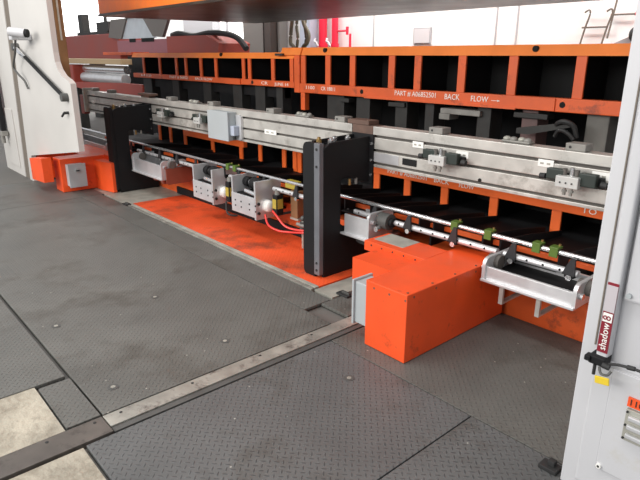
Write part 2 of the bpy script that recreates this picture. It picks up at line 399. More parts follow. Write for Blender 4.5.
# left column
t = thing('press_column', 'white press column at left with cut out corner and grey seam', 'press column', (-7.8, 2.6, 0))
bm = B()
prism(bm, [(-8.73, .0), (-8.55, .0), (-8.50, .37), (-6.52, .665), (-6.52, 1.40)] + [(-6.60, 1.435), (-6.75, 1.47), (-6.87, 1.54), (-6.93, 1.62), (-6.945, 1.72), (-6.945, 3.5), (-8.31, 3.5)], 1, 2.15, 2.21)
obj('front_panel', bm, CREAM, t)
bm = B(); box(bm, (-9.8, 2.225, .7), (-8.0, 2.42, 3.5)); obj('column_body', bm, CREAM, t)
bm = B(); box(bm, (-7.3, 2.212, 1.42), (-6.945, 2.31, 3.5), .01); obj('guide_post', bm, BROWN, t, label='oily brown guide post')
bm = B(); box(bm, (-6.947, 2.25, 1.85), (-6.937, 2.268, 3.4)); obj('guide_strip', bm, STRIPG, t)
bm = B(); prism(bm, [(-8.95, .0), (-8.73, .0), (-8.31, 3.5), (-8.55, 3.5)], 1, 2.160, 2.20); obj('seam_strip', bm, GAPDK, t, label='dark grey vertical seam')
bm = B(); prism(bm, [(-9.95, .0), (-8.95, .0), (-8.55, 3.5), (-9.95, 3.5)], 1, 2.15, 2.20); fp = obj('side_panel', bm, CREAM, t)
bm = B(); box(bm, (-9.8, 2.135, .12), (-9.12, 2.149, .95), .004); obj('door_inset', bm, CREAM, fp)
bm = B(); cyl(bm, (-6.70, 2.15, 1.08), (-6.70, 2.10, 1.08), .016); cyl(bm, (-6.70, 2.10, 1.08), (-6.75, 2.09, 1.04), .012); obj('latch_knob', bm, BLACKM, t)
t = thing('light_curtain', 'maroon and black light curtain bar at the far left edge', 'light curtain', (-9.55, 2.07, .55))
bm = B(); box(bm, (-9.56, 2.05, .62), (-9.47, 2.118, 3.2), .008); obj('housing', bm, BLACK, t)
bm = B(); box(bm, (-9.64, 2.045, .82), (-9.57, 2.118, 1.6), .008); obj('label_strip', bm, REDP, t)
bm = B(); box(bm, (-9.58, 2.03, .55), (-9.40, 2.118, .62), .008); cyl(bm, (-9.50, 2.06, .55), (-9.50, 2.06, .44), .03); obj('clamp', bm, CASTL, t)
# camera
t = thing('security_camera', 'white bullet camera bracket on the left column', 'camera', (-8.4, 2.1, 1.8))
bm = B(); cyl(bm, (-7.55, 1.885, 1.95), (-7.42, 2.02, 1.93), .05); obj('camera_body', bm, WHITE, t, smooth=True)
bm = B(); cyl(bm, (-7.42, 2.02, 1.93), (-7.40, 2.042, 1.9275), .046); obj('lens', bm, BLACK, t, smooth=True)
bm = B(); box(bm, (-7.80, 1.93, 1.86), (-7.66, 2.149, 1.93), .01); box(bm, (-7.68, 1.90, 1.86), (-7.55, 1.98, 1.92), .01); obj('mount', bm, WHITE, t)
t = thing('gas_strut', 'long black and steel strut slanting across the left column', 'strut', (-7.6, 2.1, 1.2))
bm = B(); cyl(bm, (-8.28, 2.10, 1.79), (-7.9, 2.10, 1.66), .026); obj('strut_rod', bm, CHROME, t, smooth=True)
bm = B(); cyl(bm, (-8.15, 2.11, 1.745), (-6.69, 2.11, 1.262), .021); obj('strut_cylinder', bm, BLACK, t, smooth=True)
bm = B(); cyl(bm, (-8.29, 2.15, 1.79), (-8.29, 2.07, 1.79), .045); obj('pivot', bm, STRIPK, t)
bm = B(); cyl(bm, (-6.67, 2.15, 1.25), (-6.67, 2.08, 1.25), .045); obj('pivot', bm, STRIPK, t)
bm = B(); tube(bm, [(-7.80, 2.0, 1.86), (-8.05, 2.04, 1.72), (-8.30, 2.06, 1.55), (-8.22, 2.08, 1.46), (-8.10, 2.11, 1.38), (-8.06, 2.13, 1.28)], .013)
tag(obj('camera_cable', bm, STRIPK, smooth=True), 'thin grey cable hanging from the bullet camera', 'cable')

# ------------------------------------------------------------------ slide overhead
t = thing('press_slide', 'huge overhead slide with orange front and dark oily underside', 'press slide', (-3.6, 4.6, 2.2))
bm = B(); box(bm, (-8.38, 3.27, 2.23), (-.82, 5.9, 3.3), .01); obj('slide_body', bm, SLIDEOR, t)
bm = B(); box(bm, (-8.40, 3.26, 2.2), (-.82, 5.92, 2.232), .004); obj('slide_plate', bm, SLIDEST, t, label='dark steel bottom plate')

# ------------------------------------------------------------------ die frames (orange racks)
s = 4.1/3.8
Y = 4.1
DX = lambda x: x*s
DZ = lambda z: 1.7+(z-1.7)*s
def frame(name, label, x0, x1, zt, zto, zbo, zb, posts, pw, holes, texts, ends=()):
    t = thing(name, label, 'press die frame', (DX((x0+x1)/2), Y+.4, 0), 'orange press die frames')
    X0, X1 = DX(x0), DX(x1)
    bm = B(); prism(bm, [(Y-.012, DZ(zto)), (Y+.07, DZ(zto)), (Y+.07, DZ(zt)), (Y+.018, DZ(zt))], 0, X0, X1); tr = obj('top_rail', bm, DIETOP, t, label='top rail, light on it painted as brighter orange')
    bm = B(); box(bm, (X0, Y-.01, DZ(zb)), (X1, Y+.07, DZ(zbo)), .006); br = obj('bottom_rail', bm, DIEOR, t)
    bm = B(); box(bm, (X0, Y+.07, DZ(zt)-.04), (X1, Y+.9, DZ(zt)-.005)); obj('top_plate', bm, DIEOR, t)
    bm = B(); box(bm, (X0+.01, Y+.07, DZ(zb)), (X1-.01, Y+.9, DZ(zb)+.03)); obj('shelf_plate', bm, BLACK, t)
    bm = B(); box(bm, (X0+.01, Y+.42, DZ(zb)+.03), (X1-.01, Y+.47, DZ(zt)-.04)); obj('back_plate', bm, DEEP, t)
    for x in posts:
        bm = B(); box(bm, (DX(x)-pw/2, Y+.002, DZ(zbo)), (DX(x)+pw/2, Y+.022, DZ(zto)), .003); obj('post', bm, DIEOR, t)
        bm = B(); box(bm, (DX(x)-pw*.22, Y+.022, DZ(zbo)-.02), (DX(x)+pw*.22, Y+.42, DZ(zto)+.02)); obj('web_plate', bm, BLACK, t)
    for x, z, top in holes:
        bm = B(); cyl(bm, (DX(x), Y-.0125, DZ(z)), (DX(x), Y+.02, DZ(z)), .022, seg=20); obj('bolt_hole', bm, DEEP, t)
    for x, w, z, tx, h in texts:
        obj('lettering', text_bm(tx, h, (DX(x), Y-.0115, DZ(z)), width=w*s), INK, br)
    return t
arrow = '\u2192'
fr = frame('die_frame', 'right orange rack of openings, stencilled PART # A06852501 BACK FLOW', -4.63, -1.0, 1.768, 1.695, 1.424, 1.333,
      (-4.586, -4.216, -3.879, -3.401, -3.116, -2.685, -2.253, -1.767, -1.32), .075,
      ((-2.092, 1.74, 1), (-1.851, 1.381, 0), (-4.25, 1.74, 1), (-3.74, 1.381, 0)),
      ((-3.345, .435, 1.388, 'PART # A06852501', .062), (-2.82, .14, 1.385, 'BACK', .066), (-2.575, .15, 1.383, 'FLOW', .064),
       (-4.54, .13, 1.386, '1100', .05), (-4.30, .20, 1.384, 'CR 18811', .055)))
# step patches on the bottom rail
bm = B(); box(bm, (DX(-3.70), Y-.022, DZ(1.328)), (DX(-2.19), Y-.010, DZ(1.345))); obj('rail_lip', bm, DIEOR, fr)
bm = B(); box(bm, (DX(-2.19), Y-.022, DZ(1.337)), (DX(-1.90), Y-.009, DZ(1.420)), .002); obj('patch_plate', bm, DIEOR, fr)
bm = B(); box(bm, (DX(-2.395), Y-.0125, DZ(1.378)), (DX(-2.335), Y-.010, DZ(1.381))); prism(bm, [(DX(-2.345), DZ(1.372)), (DX(-2.322), DZ(1.3795)), (DX(-2.345), DZ(1.387))], 1, Y-.0125, Y-.010); obj('arrow_mark', bm, INK, fr)
bm = B(); box(bm, (DX(-4.715), Y-.012, DZ(1.33)), (DX(-4.63), Y+.5, DZ(1.735)), .004); box(bm, (DX(-4.62), Y-.004, DZ(1.16)), (DX(-4.555), Y+.06, DZ(1.42)), .004); obj('end_post', bm, DIEOR, fr)
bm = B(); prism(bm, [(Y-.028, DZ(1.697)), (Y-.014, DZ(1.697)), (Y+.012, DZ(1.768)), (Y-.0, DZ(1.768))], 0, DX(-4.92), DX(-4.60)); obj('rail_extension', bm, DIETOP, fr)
bm = B(); box(bm, (DX(-4.99), Y-.05, DZ(1.69)), (DX(-4.86), Y-.02, DZ(1.712))); obj('end_lug', bm, BLACKM, fr)
# stanchions under the right frame (down to the bolster top)
for x0, x1 in ((-4.62, -4.36), (-4.18, -3.99), (-3.655, -3.51), (-3.30, -3.20), (-2.75, -2.62), (-2.344, -2.21), (-1.84, -1.68)):
    bm = B(); box(bm, (x0, Y+.06, .730), (x1, Y+.24, DZ(1.335)), .01); obj('stanchion', bm, MIDC if x0 > -2 else CAST if x0 < -3 else MAUVE if x0 > -2.4 else CAST, fr)
bm = B(); box(bm, (-3.10, Y+.02, 1.215), (-2.70, Y+.2, 1.262), .006); box(bm, (-3.11, Y+.02, 1.165), (-3.0, Y+.16, 1.215), .005); obj('cross_tie', bm, CASTL, fr)
for a, b in ((-4.4, -4.26), (-3.72, -3.52), (-2.40, -2.12)):
    bm = B(); box(bm, (a, Y+.03, 1.235), (b, Y+.14, 1.275), .006); obj('foot_block', bm, CAST, fr)

fl = frame('die_frame', 'left orange rack of narrower openings, nearer the left column', -8.62, -4.725, 1.722, 1.66, 1.435, 1.372,
      (-8.267, -7.75, -7.263, -7.002, -6.614, -6.255, -5.659, -5.538, -5.097, -4.775), .062,
      ((-6.112, 1.70, 1), (-5.469, 1.405, 0)),
      ((-8.35, .34, 1.41, 'A-4 1120', .05), (-7.45, .5, 1.408, 'PART # 06852', .05), (-6.75, .42, 1.406, 'BACK FLOW', .05), (-5.30, .12, 1.402, 'CR', .05), (-5.05, .24, 1.40, 'JUNE 14', .05)))
bm = B(); box(bm, (DX(-9.75), Y, DZ(1.69)), (DX(-8.63), Y+.3, DZ(1.735)), .006); obj('rail_extension', bm, DIEOR, fl)
bm = B(); box(bm, (DX(-6.02), Y-.024, DZ(1.37)), (DX(-5.70), Y-.009, DZ(1.435)), .002); obj('patch_plate', bm, DIEOR, fl)
for x0, x1 in ((-9.1, -8.8), (-8.1, -7.9), (-7.2, -7.0), (-6.45, -6.25), (-5.95, -5.75), (-5.52, -5.40)):
    bm = B(); box(bm, (x0, Y+.06, .817), (x1, Y+.2, DZ(1.375)), .01); obj('stanchion', bm, CAST, fl)
bm = B(); box(bm, (-9.2, Y+.10, DZ(1.25)), (-5.4, Y+.18, DZ(1.372))); obj('dark_apron', bm, BLACK, fl)

# lower die frames
def lower(label, x0, x1, ztop, zf, zbot, posts, pw, texts, strip=True):
    t = thing('lower_die', label, 'press die', (DX((x0+x1)/2), Y+.3, .40), 'orange lower dies')
    X0, X1 = DX(x0), DX(x1)
    bm = B(); box(bm, (X0, Y-.01, DZ(zf)), (X1, Y+.05, DZ(ztop)), .005); fg = obj('flange', bm, LOWOR, t)
    bm = B(); box(bm, (X0, Y+.05, DZ(ztop)-.03), (X1, Y+.9, DZ(ztop))); obj('deck_plate', bm, BLACK, t)
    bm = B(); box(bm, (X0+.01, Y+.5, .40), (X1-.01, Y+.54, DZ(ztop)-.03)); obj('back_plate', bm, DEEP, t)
    for x in posts:
        bm = B(); box(bm, (DX(x)-pw/2, Y, .40), (DX(x)+pw/2, Y+.02, DZ(zf)), .003); obj('post', bm, LOWOR, t)
        bm = B(); box(bm, (DX(x)-pw*.2, Y+.02, .40), (DX(x)+pw*.2, Y+.5, DZ(ztop)-.03)); obj('web_plate', bm, BLACK, t)
    for x, w, z, tx, h in texts:
        obj('lettering', text_bm(tx, h, (DX(x), Y-.0115, DZ(z)), width=w*s), INK, fg)
    return t
lower('lower orange die under the right aluminium beam, with stencilled flange', -3.62, -1.0, .80, .660, .4,
      (-3.531, -3.164, -2.763, -2.299, -1.795, -1.3), .078,
      ((-3.39, .44, .705, 'PART # A06852501', .058), (-2.87, .15, .705, 'BACK', .06), (-2.62, .14, .705, 'FLOW', .06), (-1.62, .1, .70, 'TO', .062)))
lower('lower orange die with broad flange, left of the grey junction box', -7.18, -5.70, .82, .640, .4, (-7.16, -6.435, -5.777), .075, ())
lower('lower orange die posts directly left of the tall black stand', -5.42, -4.35, .88, .80, .4, (-5.38, -4.929, -4.74, -4.66, -4.4), .07, ())
lower('farthest lower orange die, two slim posts right of the left black stand', -8.6, -7.4, .88, .80, .4, (-7.929, -7.589), .07, ())

# bolster
t = thing('press_bolster', 'long low orange press bed beneath the dies and beams', 'press bed', (-5, 4.6, 0))
bm = B(); box(bm, (-9.4, 3.36, -.03), (.4, 5.6, .30), .01); obj('bed_front', bm, DIEOR, t)
bm = B(); box(bm, (-9.4, 3.60, .30), (.4, 5.6, .395), .005); obj('bed_top', bm, BLACK, t)
bm = B(); box(bm, (-8.9, 3.345, .455), (-.9, 3.375, .488), .003); obj('chute_ledge', bm, DIEOR, t, label='thin orange ledge under the chutes')
for x in [-8.6+.55*i for i in range(15)]:
    bm = B(); prism(bm, [(3.37, .30), (3.62, .30), (3.62, .39), (3.375, .455)], 0, x-.008, x+.008); obj('ledge_gusset', bm, BLACK, t)

# chutes
def chute(x0, x1, label):
    t = thing('scrap_chute', label, 'chute', ((x0+x1)/2, 3.6, .49), 'black scrap chutes')
    def zz(y): return .445-(y-3.2)*.065
    bm = B(); prism(bm, [(3.19, zz(3.19)), (4.08, zz(4.08)), (4.08, zz(4.08)+.01), (3.19, zz(3.19)+.01)], 0, x0, x1); obj('chute_floor', bm, BLACK, t)
    for x in (x0, x1-.012):
        bm = B(); prism(bm, [(3.22, zz(3.2)+.01), (4.08, zz(4.08)+.01), (4.08, zz(4.08)+.05), (3.6, zz(3.6)+.09), (3.22, zz(3.2)+.10)], 0, x, x+.012); obj('side_wall', bm, BLACK, t)
    for x in (x0+.03, x1-.03):
        bm = B(); cyl(bm, (x, 3.24, zz(3.2)+.01), (x, 3.24, zz(3.2)+.018), .008); obj('screw', bm, CHROME, t)
pp = [DX(v) for v in (-3.531, -3.164, -2.763, -2.299, -1.795, -1.3)]
names = ['black chute in the opening next to the tall black stand', 'second black chute right of the tall black stand', 'third black chute right of the tall black stand', 'fourth black chute, behind the paired green clamps', 'black chute nearest the right white column']
for i in range(5): chute(pp[i]+.06, pp[i+1]-.06, names[i])
lp = [-7.55, -6.95, -6.35, -5.75, -5.15, -4.55, -3.95]
for i in range(6): chute(lp[i]+.03, lp[i+1]-.03, ['first', 'second', 'third', 'fourth', 'fifth', 'sixth'][i]+' black chute counted from the left black stand')
bm = B()
for i in range(5): tube(bm, [(-1.99+.018*i, 3.66, .423), (-1.98+.02*i, 3.67, .435+.012*(i % 2)), (-1.97+.022*i, 3.69, .425)], .004, 6)
tube(bm, [(-2.0, 3.655, .425), (-1.95, 3.67, .44), (-1.90, 3.69, .425)], .004, 6)
tag(obj('chain_scrap', bm, CASTL), 'small silver chain lying in a black chute behind the rail', 'chain')

# ------------------------------------------------------------------ aluminium beams
def beam(label, x0, x1, groove_end=True):
    t = thing('aluminium_beam', label, 'beam', ((x0+x1)/2, 3.45, .84), 'slotted aluminium beams')
    zs = [.843, .905, .915, .985, .997, 1.062, 1.076, 1.118]
    for a, b in ((.843, .866), (.884, .968), (.988, 1.078), (1.098, 1.163)):
        bm = B(); box(bm, (x0, 3.30, a), (x1, 3.335, b), .004); obj('face_rib', bm, ALU, t)
    bm = B(); box(bm, (x0+.003, 3.33, .846), (x1-.003, 3.36, 1.15)); obj('slot_back', bm, GROOVE, t)
    bm = B(); box(bm, (x0, 3.335, 1.14), (x1, 3.43, 1.160), .003); obj('top_plate', bm, ALU, t)
    bm = B(); box(bm, (x0, 3.34, .845), (x1, 3.36, .88)); box(bm, (x0, 3.36, .845), (x1, 3.60, .875), .004); box(bm, (x0, 3.41, .875), (x1, 3.44, 1.14)); obj('rear_web', bm, ALU, t)
    bm = B(); box(bm, (x0, 3.44, 1.08), (x1, 3.56, 1.098), .003); obj('rear_ledge', bm, STRIPK, t)
    return t
bl = beam('long aluminium beam left of the tall black stand', -9.30, -3.36)
br = beam('aluminium beam right of the tall black stand, with black slot window', -3.12, -.85)
bm = B(); box(bm, (-2.80, 3.292, .905), (-2.665, 3.301, .955), .003); obj('slot_window', bm, DEEP, br)
bm = B(); cyl(bm, (-2.116, 3.301, .895), (-2.116, 3.293, .895), .012); obj('port_hole', bm, DEEP, br)
bm = B(); box(bm, (-3.12, 3.2965, .890), (-2.84, 3.30, .962), .001); obj('wear_plate', bm, ALUL, br)
bm = B(); box(bm, (-4.985, 3.27, .86), (-4.95, 3.30, 1.10), .004); obj('end_cleat', bm, ALUL, bl)
bm = B(); box(bm, (-5.06, 3.28, .85), (-4.99, 3.30, 1.11), .004); obj('joint_plate', bm, ALUL, bl)
bm = B(); box(bm, (-9.36, 3.25, .835), (-9.30, 3.50, 1.20), .006); obj('end_plate', bm, STRIPG, bl)
bm = B(); box(bm, (-9.50, 3.25, .80), (-9.37, 3.34, 1.09), .006); tag(obj('end_stop', bm, REDM), 'dull red end stop at the far left end of the aluminium beam', 'stop')
# red-brown joint block
t = thing('joint_block', 'rusty brown steel block on the beam joint behind the tall black stand', 'block', (-3.3, 3.37, .86))
bm = B(); box(bm, (-3.41, 3.30, 1.165), (-3.17, 3.42, 1.20), .004); obj('cap_plate', bm, REDBK, t)
bm = B(); box(bm, (-3.355, 3.303, .86), (-3.125, 3.42, 1.164), .004); obj('joint_spacer', bm, REDBK, t)
t = thing('joint_block', 'rusty steel block on the beam behind the left black stand', 'block', (-7.27, 3.37, 1.164))
bm = B(); box(bm, (-7.45, 3.31, 1.19), (-7.10, 3.43, 1.215), .004); obj('cap_plate', bm, REDBK, t)
bm = B(); box(bm, (-7.38, 3.32, 1.164), (-7.16, 3.42, 1.19), .004); obj('joint_spacer', bm, REDBK, t)
# stop blocks on top of beams
bx = [(-9.1, 'leftmost small steel block on the beam top, far left'), (-8.45, 'small steel block on the beam top left of the left black stand'), (-6.58, 'small steel block on the beam top just right of the left black stand'),
      (-5.60, 'small steel block on the beam top above the grey junction box'), (-4.50, 'small steel block on the beam top midway between junction box and tall stand'),
      (-3.52, 'small steel block on the beam top just left of the rusty joint block')]
bb = None
for x, l in bx:
    if bb is None:
        bb = thing('stop_block', l, 'block', (x, 3.36, 1.164), 'steel stop blocks on the beams')
        bm = B(); box(bm, (x-.06, 3.31, 1.1635), (x+.06, 3.41, 1.208), .006); obj('block_body', bm, CASTL, bb)
        bm = B(); cyl(bm, (x-.03, 3.308, 1.186), (x-.03, 3.314, 1.186), .008); obj('dowel', bm, BLACKM, bb)
        b0 = x
    else: dup(bb, (x-b0, 0, 0), l)
dup(bb, (-2.52-b0, 0, 0), 'grey steel block on the right beam top, left of the white fitting')
dup(bb, (-1.505-b0, 0, 0), 'pale steel block on the right beam top, nearest the white column')
def fitting(x, y, label):
    t = thing('hose_fitting', label, 'fitting', (x, y, 1.164), 'fitting clusters on the beams')
    bm = B(); box(bm, (x-.10, y-.03, 1.1635), (x+.10, y+.04, 1.178), .006); obj('fitting_base', bm, CASTL, t)
    for i in range(4):
        bm = B(); ball(bm, (x-.075+i*.05, y+random.uniform(-.01, .02), 1.184), .024, (1.1, 1, .7)); obj('knob', bm, CASTL if i % 2 else STRIPG, t, smooth=True)
fitting(-1.91, 3.37, 'cluster of pale fittings on the right beam top')
fitting(-4.06, 3.37, 'cluster of dark fittings on the beam top left of the tall stand')
fitting(-6.04, 3.37, 'cluster of fittings on the beam top near the left stand')

# valve manifolds
def manifold(x, label):
    z = 1.012
    t = thing('valve_manifold', label, 'valve', (x, 3.25, .94), 'pneumatic valves on the beams')
    bm = B(); box(bm, (x-.165, 3.262, z-.02), (x+.165, 3.299, z+.025), .004); obj('mount_rail', bm, BLACK, t)
    bm = B(); box(bm, (x-.15, 3.215, z-.012), (x-.045, 3.262, z+.052), .006); obj('solenoid', bm, VALVED, t)
    bm = B(); box(bm, (x+.045, 3.215, z-.028), (x+.145, 3.262, z+.048), .006); obj('solenoid', bm, VALVED, t)
    bm = B(); box(bm, (x-.075, 3.185, z-.045), (x+.06, 3.25, z+.022), .005); body = obj('valve_body', bm, VALVE, t)
    for i in range(3):
        bm = B(); cyl(bm, (x-.045+i*.035, 3.186, z-.015), (x-.045+i*.035, 3.181, z-.015), .005); obj('screw', bm, BLACKM, body)
    for dx in (-.02, .02):
        bm = B(); cyl(bm, (x+dx, 3.20, z-.045), (x+dx, 3.20, z-.088), .010); cyl(bm, (x+dx, 3.20, z-.058), (x+dx, 3.20, z-.07), .015, seg=6); obj('port', bm, CASTL, t)
    for dx, a in ((-.045, .06), (0.0, .068), (.03, .06)):
        bm = B(); cyl(bm, (x+dx, 3.23, z+.022), (x+dx, 3.23, z+a), .014); obj('fitting', bm, CHROME if dx == 0 else GROOVE, t)
    for sgn in (-1, 1):
        bm = B(); cyl(bm, (x+sgn*.165, 3.245, z-.005), (x+sgn*.20, 3.245, z-.008), .018); obj('end_knob', bm, BLACKM, t)
    return t
manifold(-2.40, 'pneumatic valve with white block at the middle of the right aluminium beam')
manifold(-1.465, 'pneumatic valve with white block beside the right white column')
manifold(-5.70, 'pneumatic valve directly left of the grey junction box')
manifold(-6.60, 'pneumatic valve just right of the left black stand')
def sticker(x, z, w, label):
    t = thing('label_plate', label, 'label', (x, 3.295, z-.02), 'white labels on the beams')
    bm = B(); box(bm, (x-w/2, 3.295, z-.022), (x+w/2, 3.2995, z+.022)); obj('plate', bm, LABEL, t)
    for i in range(2):
        bm = B(); box(bm, (x-w*.35+i*w*.42, 3.2935, z-.007), (x-w*.35+i*w*.42+w*.22, 3.295, z+.004)); obj('print_mark', bm, STRIPG, t)
sticker(-2.66, 1.072, .10, 'white label on the right beam, left of its first valve')
sticker(-2.27, 1.048, .10, 'white label on the right beam, right of its first valve')
sticker(-1.665, 1.072, .10, 'white label on the right beam, left of its second valve')
sticker(-1.33, 1.045, .10, 'white label on the right beam, next to the white column')
sticker(-4.48, .985, .19, 'white label on the left beam between junction box and tall stand')
sticker(-6.62, 1.05, .08, 'white label beside the valve right of the left black stand')
sticker(-9.08, 1.0, .10, 'white label at the far left end of the beam')
# junction box
t = thing('junction_box', 'grey enamel junction box mounted on the left aluminium beam', 'junction box', (-5.26, 3.25, .84))
bm = B(); box(bm, (-5.46, 3.20, .845), (-5.07, 3.299, 1.135), .008); obj('box_body', bm, GREYBOX, t)
bm = B(); box(bm, (-5.465, 3.185, .84), (-5.065, 3.20, 1.14), .004); obj('box_lid', bm, GREYBOX, t)
bm = B(); box(bm, (-5.07, 3.215, .90), (-5.0, 3.279, 1.0), .006); obj('switch_housing', bm, PIPEG, t)
bm = B(); cyl(bm, (-5.03, 3.24, .90), (-5.03, 3.24, .86), .018); obj('cable_gland', bm, BLACKM, t)

# ------------------------------------------------------------------ black stands
def stand(label, dx):
    t = thing('support_stand', label, 'stand', (-3.2+dx, 2.95, 0), 'black plate stands carrying the beams')
    X = lambda v: v+dx
    # C-shaped side plate, outline in (y, z)
    pts = [(2.80, .0), (3.33, .0), (3.33, .30), (3.10, .33), (2.975, .42), (2.975, .77), (3.02, .80), (3.285, .72), (3.285, 1.085), (3.0, 1.075), (2.86, 1.07), (2.80, 1.03)]
    bm = B(); prism(bm, pts, 0, X(-3.165), X(-3.14)); obj('side_plate', bm, BLACK, t)
    bm = B(); prism(bm, pts, 0, X(-3.345), X(-3.32)); obj('side_plate', bm, BLACK, t)
    bm = B(); prism(bm, rrect(X(-3.345), .0, X(-3.205), 1.075, .05, (1, 0, 0, 1)), 1, 2.765, 2.80); obj('front_plate', bm, BLACK, t)
    bm = B(); box(bm, (X(-3.207), 2.757, .03), (X(-3.145), 2.80, 1.075), .004); gp = obj('edge_bar', bm, GREYP if dx == 0 else BLACK, t)
    for z in (.07, .13, .90, 1.03) if dx == 0 else ():
        bm = B(); cyl(bm, (X(-3.176), 2.752, z), (X(-3.176), 2.76, z), .010); obj('bolt', bm, BLACKM, gp)
    bm = B(); box(bm, (X(-3.32), 2.80, .25), (X(-3.165), 2.95, 1.04)); obj('core_block', bm, BLACK, t)
    bm = B(); box(bm, (X(-3.33), 2.95, .78), (X(-3.155), 3.285, 1.05)); obj('arm_block', bm, BLACK, t)
    bm = B(); box(bm, (X(-3.34), 3.285, .70), (X(-3.10), 3.299, 1.10)); obj('mount_plate', bm, BLACK, t)
    for z in (.78, .90, 1.03):
        bm = B(); cyl(bm, (X(-3.115), 3.286, z), (X(-3.115), 3.275, z), .011); obj('bolt', bm, CHROME, t)
    for k, (x, y) in enumerate(((-3.29, 2.88), (-3.20, 2.92), (-3.27, 3.02), (-3.22, 3.12))):
        bm = B(); cyl(bm, (X(x), y, 1.04), (X(x), y, 1.085), .022); cyl(bm, (X(x), y, 1.085), (X(x), y, 1.10), .013); obj('air_fitting', bm, (BRASS, CHROME, CHROME, CHROME)[k], t, smooth=True)
    for k in (0, 1):
        bm = B(); cyl(bm, (X(-3.15), 3.08+.07*k, .77), (X(-3.15), 3.08+.07*k, .72), .012); obj('air_fitting', bm, CASTL if k else BRASS, t)
    return t
stand('tall black plate stand with grey edge bar, near the big orange guard', 0)
stand('black plate stand farther left, beside the small orange guard', -3.95)

# ------------------------------------------------------------------ rails
ZU, ZH, YR = .598, .497, 3.13
bm = B(); cyl(bm, (-10.2, YR, ZU), (-.95, YR, ZU), .0145, seg=20)
ur = thing('guide_rail', 'upper slim round polished rail running the whole press', 'rail', (-5, YR, ZU-.02))
obj('rod', bm, CHROME, ur, smooth=True)
def hrail(x0, x1, label):
    t = thing('guide_rail', label, 'rail', ((x0+x1)/2, YR, ZH-.02), 'lower drilled rails')
    bm = B(); cyl(bm, (x0, YR, ZH), (x1, YR, ZH), .021, seg=20); obj('rod', bm, ALUL, t, smooth=True)
    n = 0
    x = x0+.06
    while x < x1-.03:
        bm = B(); cyl(bm, (x, YR-.0215, ZH+.004), (x, YR-.014, ZH+.003), .0075, seg=10); obj('drilled_hole', bm, DEEP, t)
        x += .105
hrail(-3.13, -1.83, 'thick drilled rail lying above the big orange guard')
hrail(-7.2, -6.25, 'lower drilled rail inside the far left tray')
hrail(-6.1, -5.55, 'lower rail length left of the first drilled bracket')
hrail(-4.98, -4.74, 'short lower rail length between the two drilled brackets')
hrail(-4.22, -3.36, 'lower drilled rail running left into the tall black stand')
hrail(-1.78, -1.30, 'bright drilled rail inside the right silver tray')
# brackets between rails
def rbracket():
    t = thing('rail_bracket', 'x', 'bracket', (0, YR, ZH-.04), 'black rail brackets')
    bm = B(); prism(bm, [(-.040, ZH-.01), (.034, ZH-.01), (.034, ZH+.03), (.030, ZU-.004), (.006, ZU-.004), (-.006, ZU-.03)], 1, YR-.036, YR-.022); obj('arm', bm, ARMK, t)
    bm = B(); cyl(bm, (0, YR-.032, ZH-.028), (0, YR-.004, ZH-.028), .018, seg=14); obj('knob', bm, CHROME, t, smooth=True)
    bm = B(); box(bm, (-.03, YR-.026, ZH-.03), (.03, YR+.028, ZH+.012), .006); obj('saddle', bm, BLACK, t)
    return t
rb = rbracket()
bpos = [(-2.90, 'black rail bracket right of the motor beside the tall stand'), (-2.56, 'black rail bracket over the big orange guard, left of the first green clamp'), (-2.16, 'black rail bracket under the first green clamp'),
        (-1.72, 'black rail bracket at the left end of the right silver tray'), (-1.345, 'black rail bracket at the right end of the right silver tray'),
        (-7.35, 'black rail bracket beside the left black stand'), (-6.98, 'black rail bracket over the left part of the far tray'), (-6.52, 'black rail bracket over the middle of the far tray'),
        (-6.08, 'black rail bracket just right of the far tray'), (-5.64, 'black rail bracket left of the first drilled bracket'), (-5.06, 'black rail bracket beside the first yellow labelled valve'),
        (-4.78, 'black rail bracket between the two drilled brackets'), (-4.35, 'black rail bracket above the second drilled bracket'), (-3.86, 'black rail bracket nearest the left face of the tall stand')]
for i, (x, l) in enumerate(bpos):
    if i == 0: rb.location.x = x; rb['label'] = l; continue
    r = dup(rb, (0, 0, 0), l); r.location = (x, YR, ZH-.04)
# green clamps
gc = thing('green_clamp', 'x', 'clamp', (0, YR, ZU), 'olive green rail clamps')
bm = B(); box(bm, (-.026, YR-.026, ZU-.032), (.026, YR-.015, ZU+.03), .003); box(bm, (-.028, YR-.02, ZU+.016), (.028, YR+.035, ZU+.030), .003); obj('clamp_body', bm, GREEN, gc)
bm = B(); cyl(bm, (.01, YR+.03, ZU+.03), (.01, YR+.03, ZU+.04), .008); obj('screw', bm, BRASS, gc)
cp = [(-2.16, 'single green clamp above the big orange guard'), (-1.90, 'green clamp just left of the right silver tray'), (-1.565, 'left one of the paired green clamps'), (-1.455, 'right one of the paired green clamps'), (-4.86, 'left green clamp between the drilled brackets'), (-4.99, 'green clamp above the first drilled bracket')]
for i, (x, l) in enumerate(cp):
    if i == 0: gc.location.x = x; gc['label'] = l; continue
    r = dup(gc, (0, 0, 0), l); r.location = (x, YR, ZU)

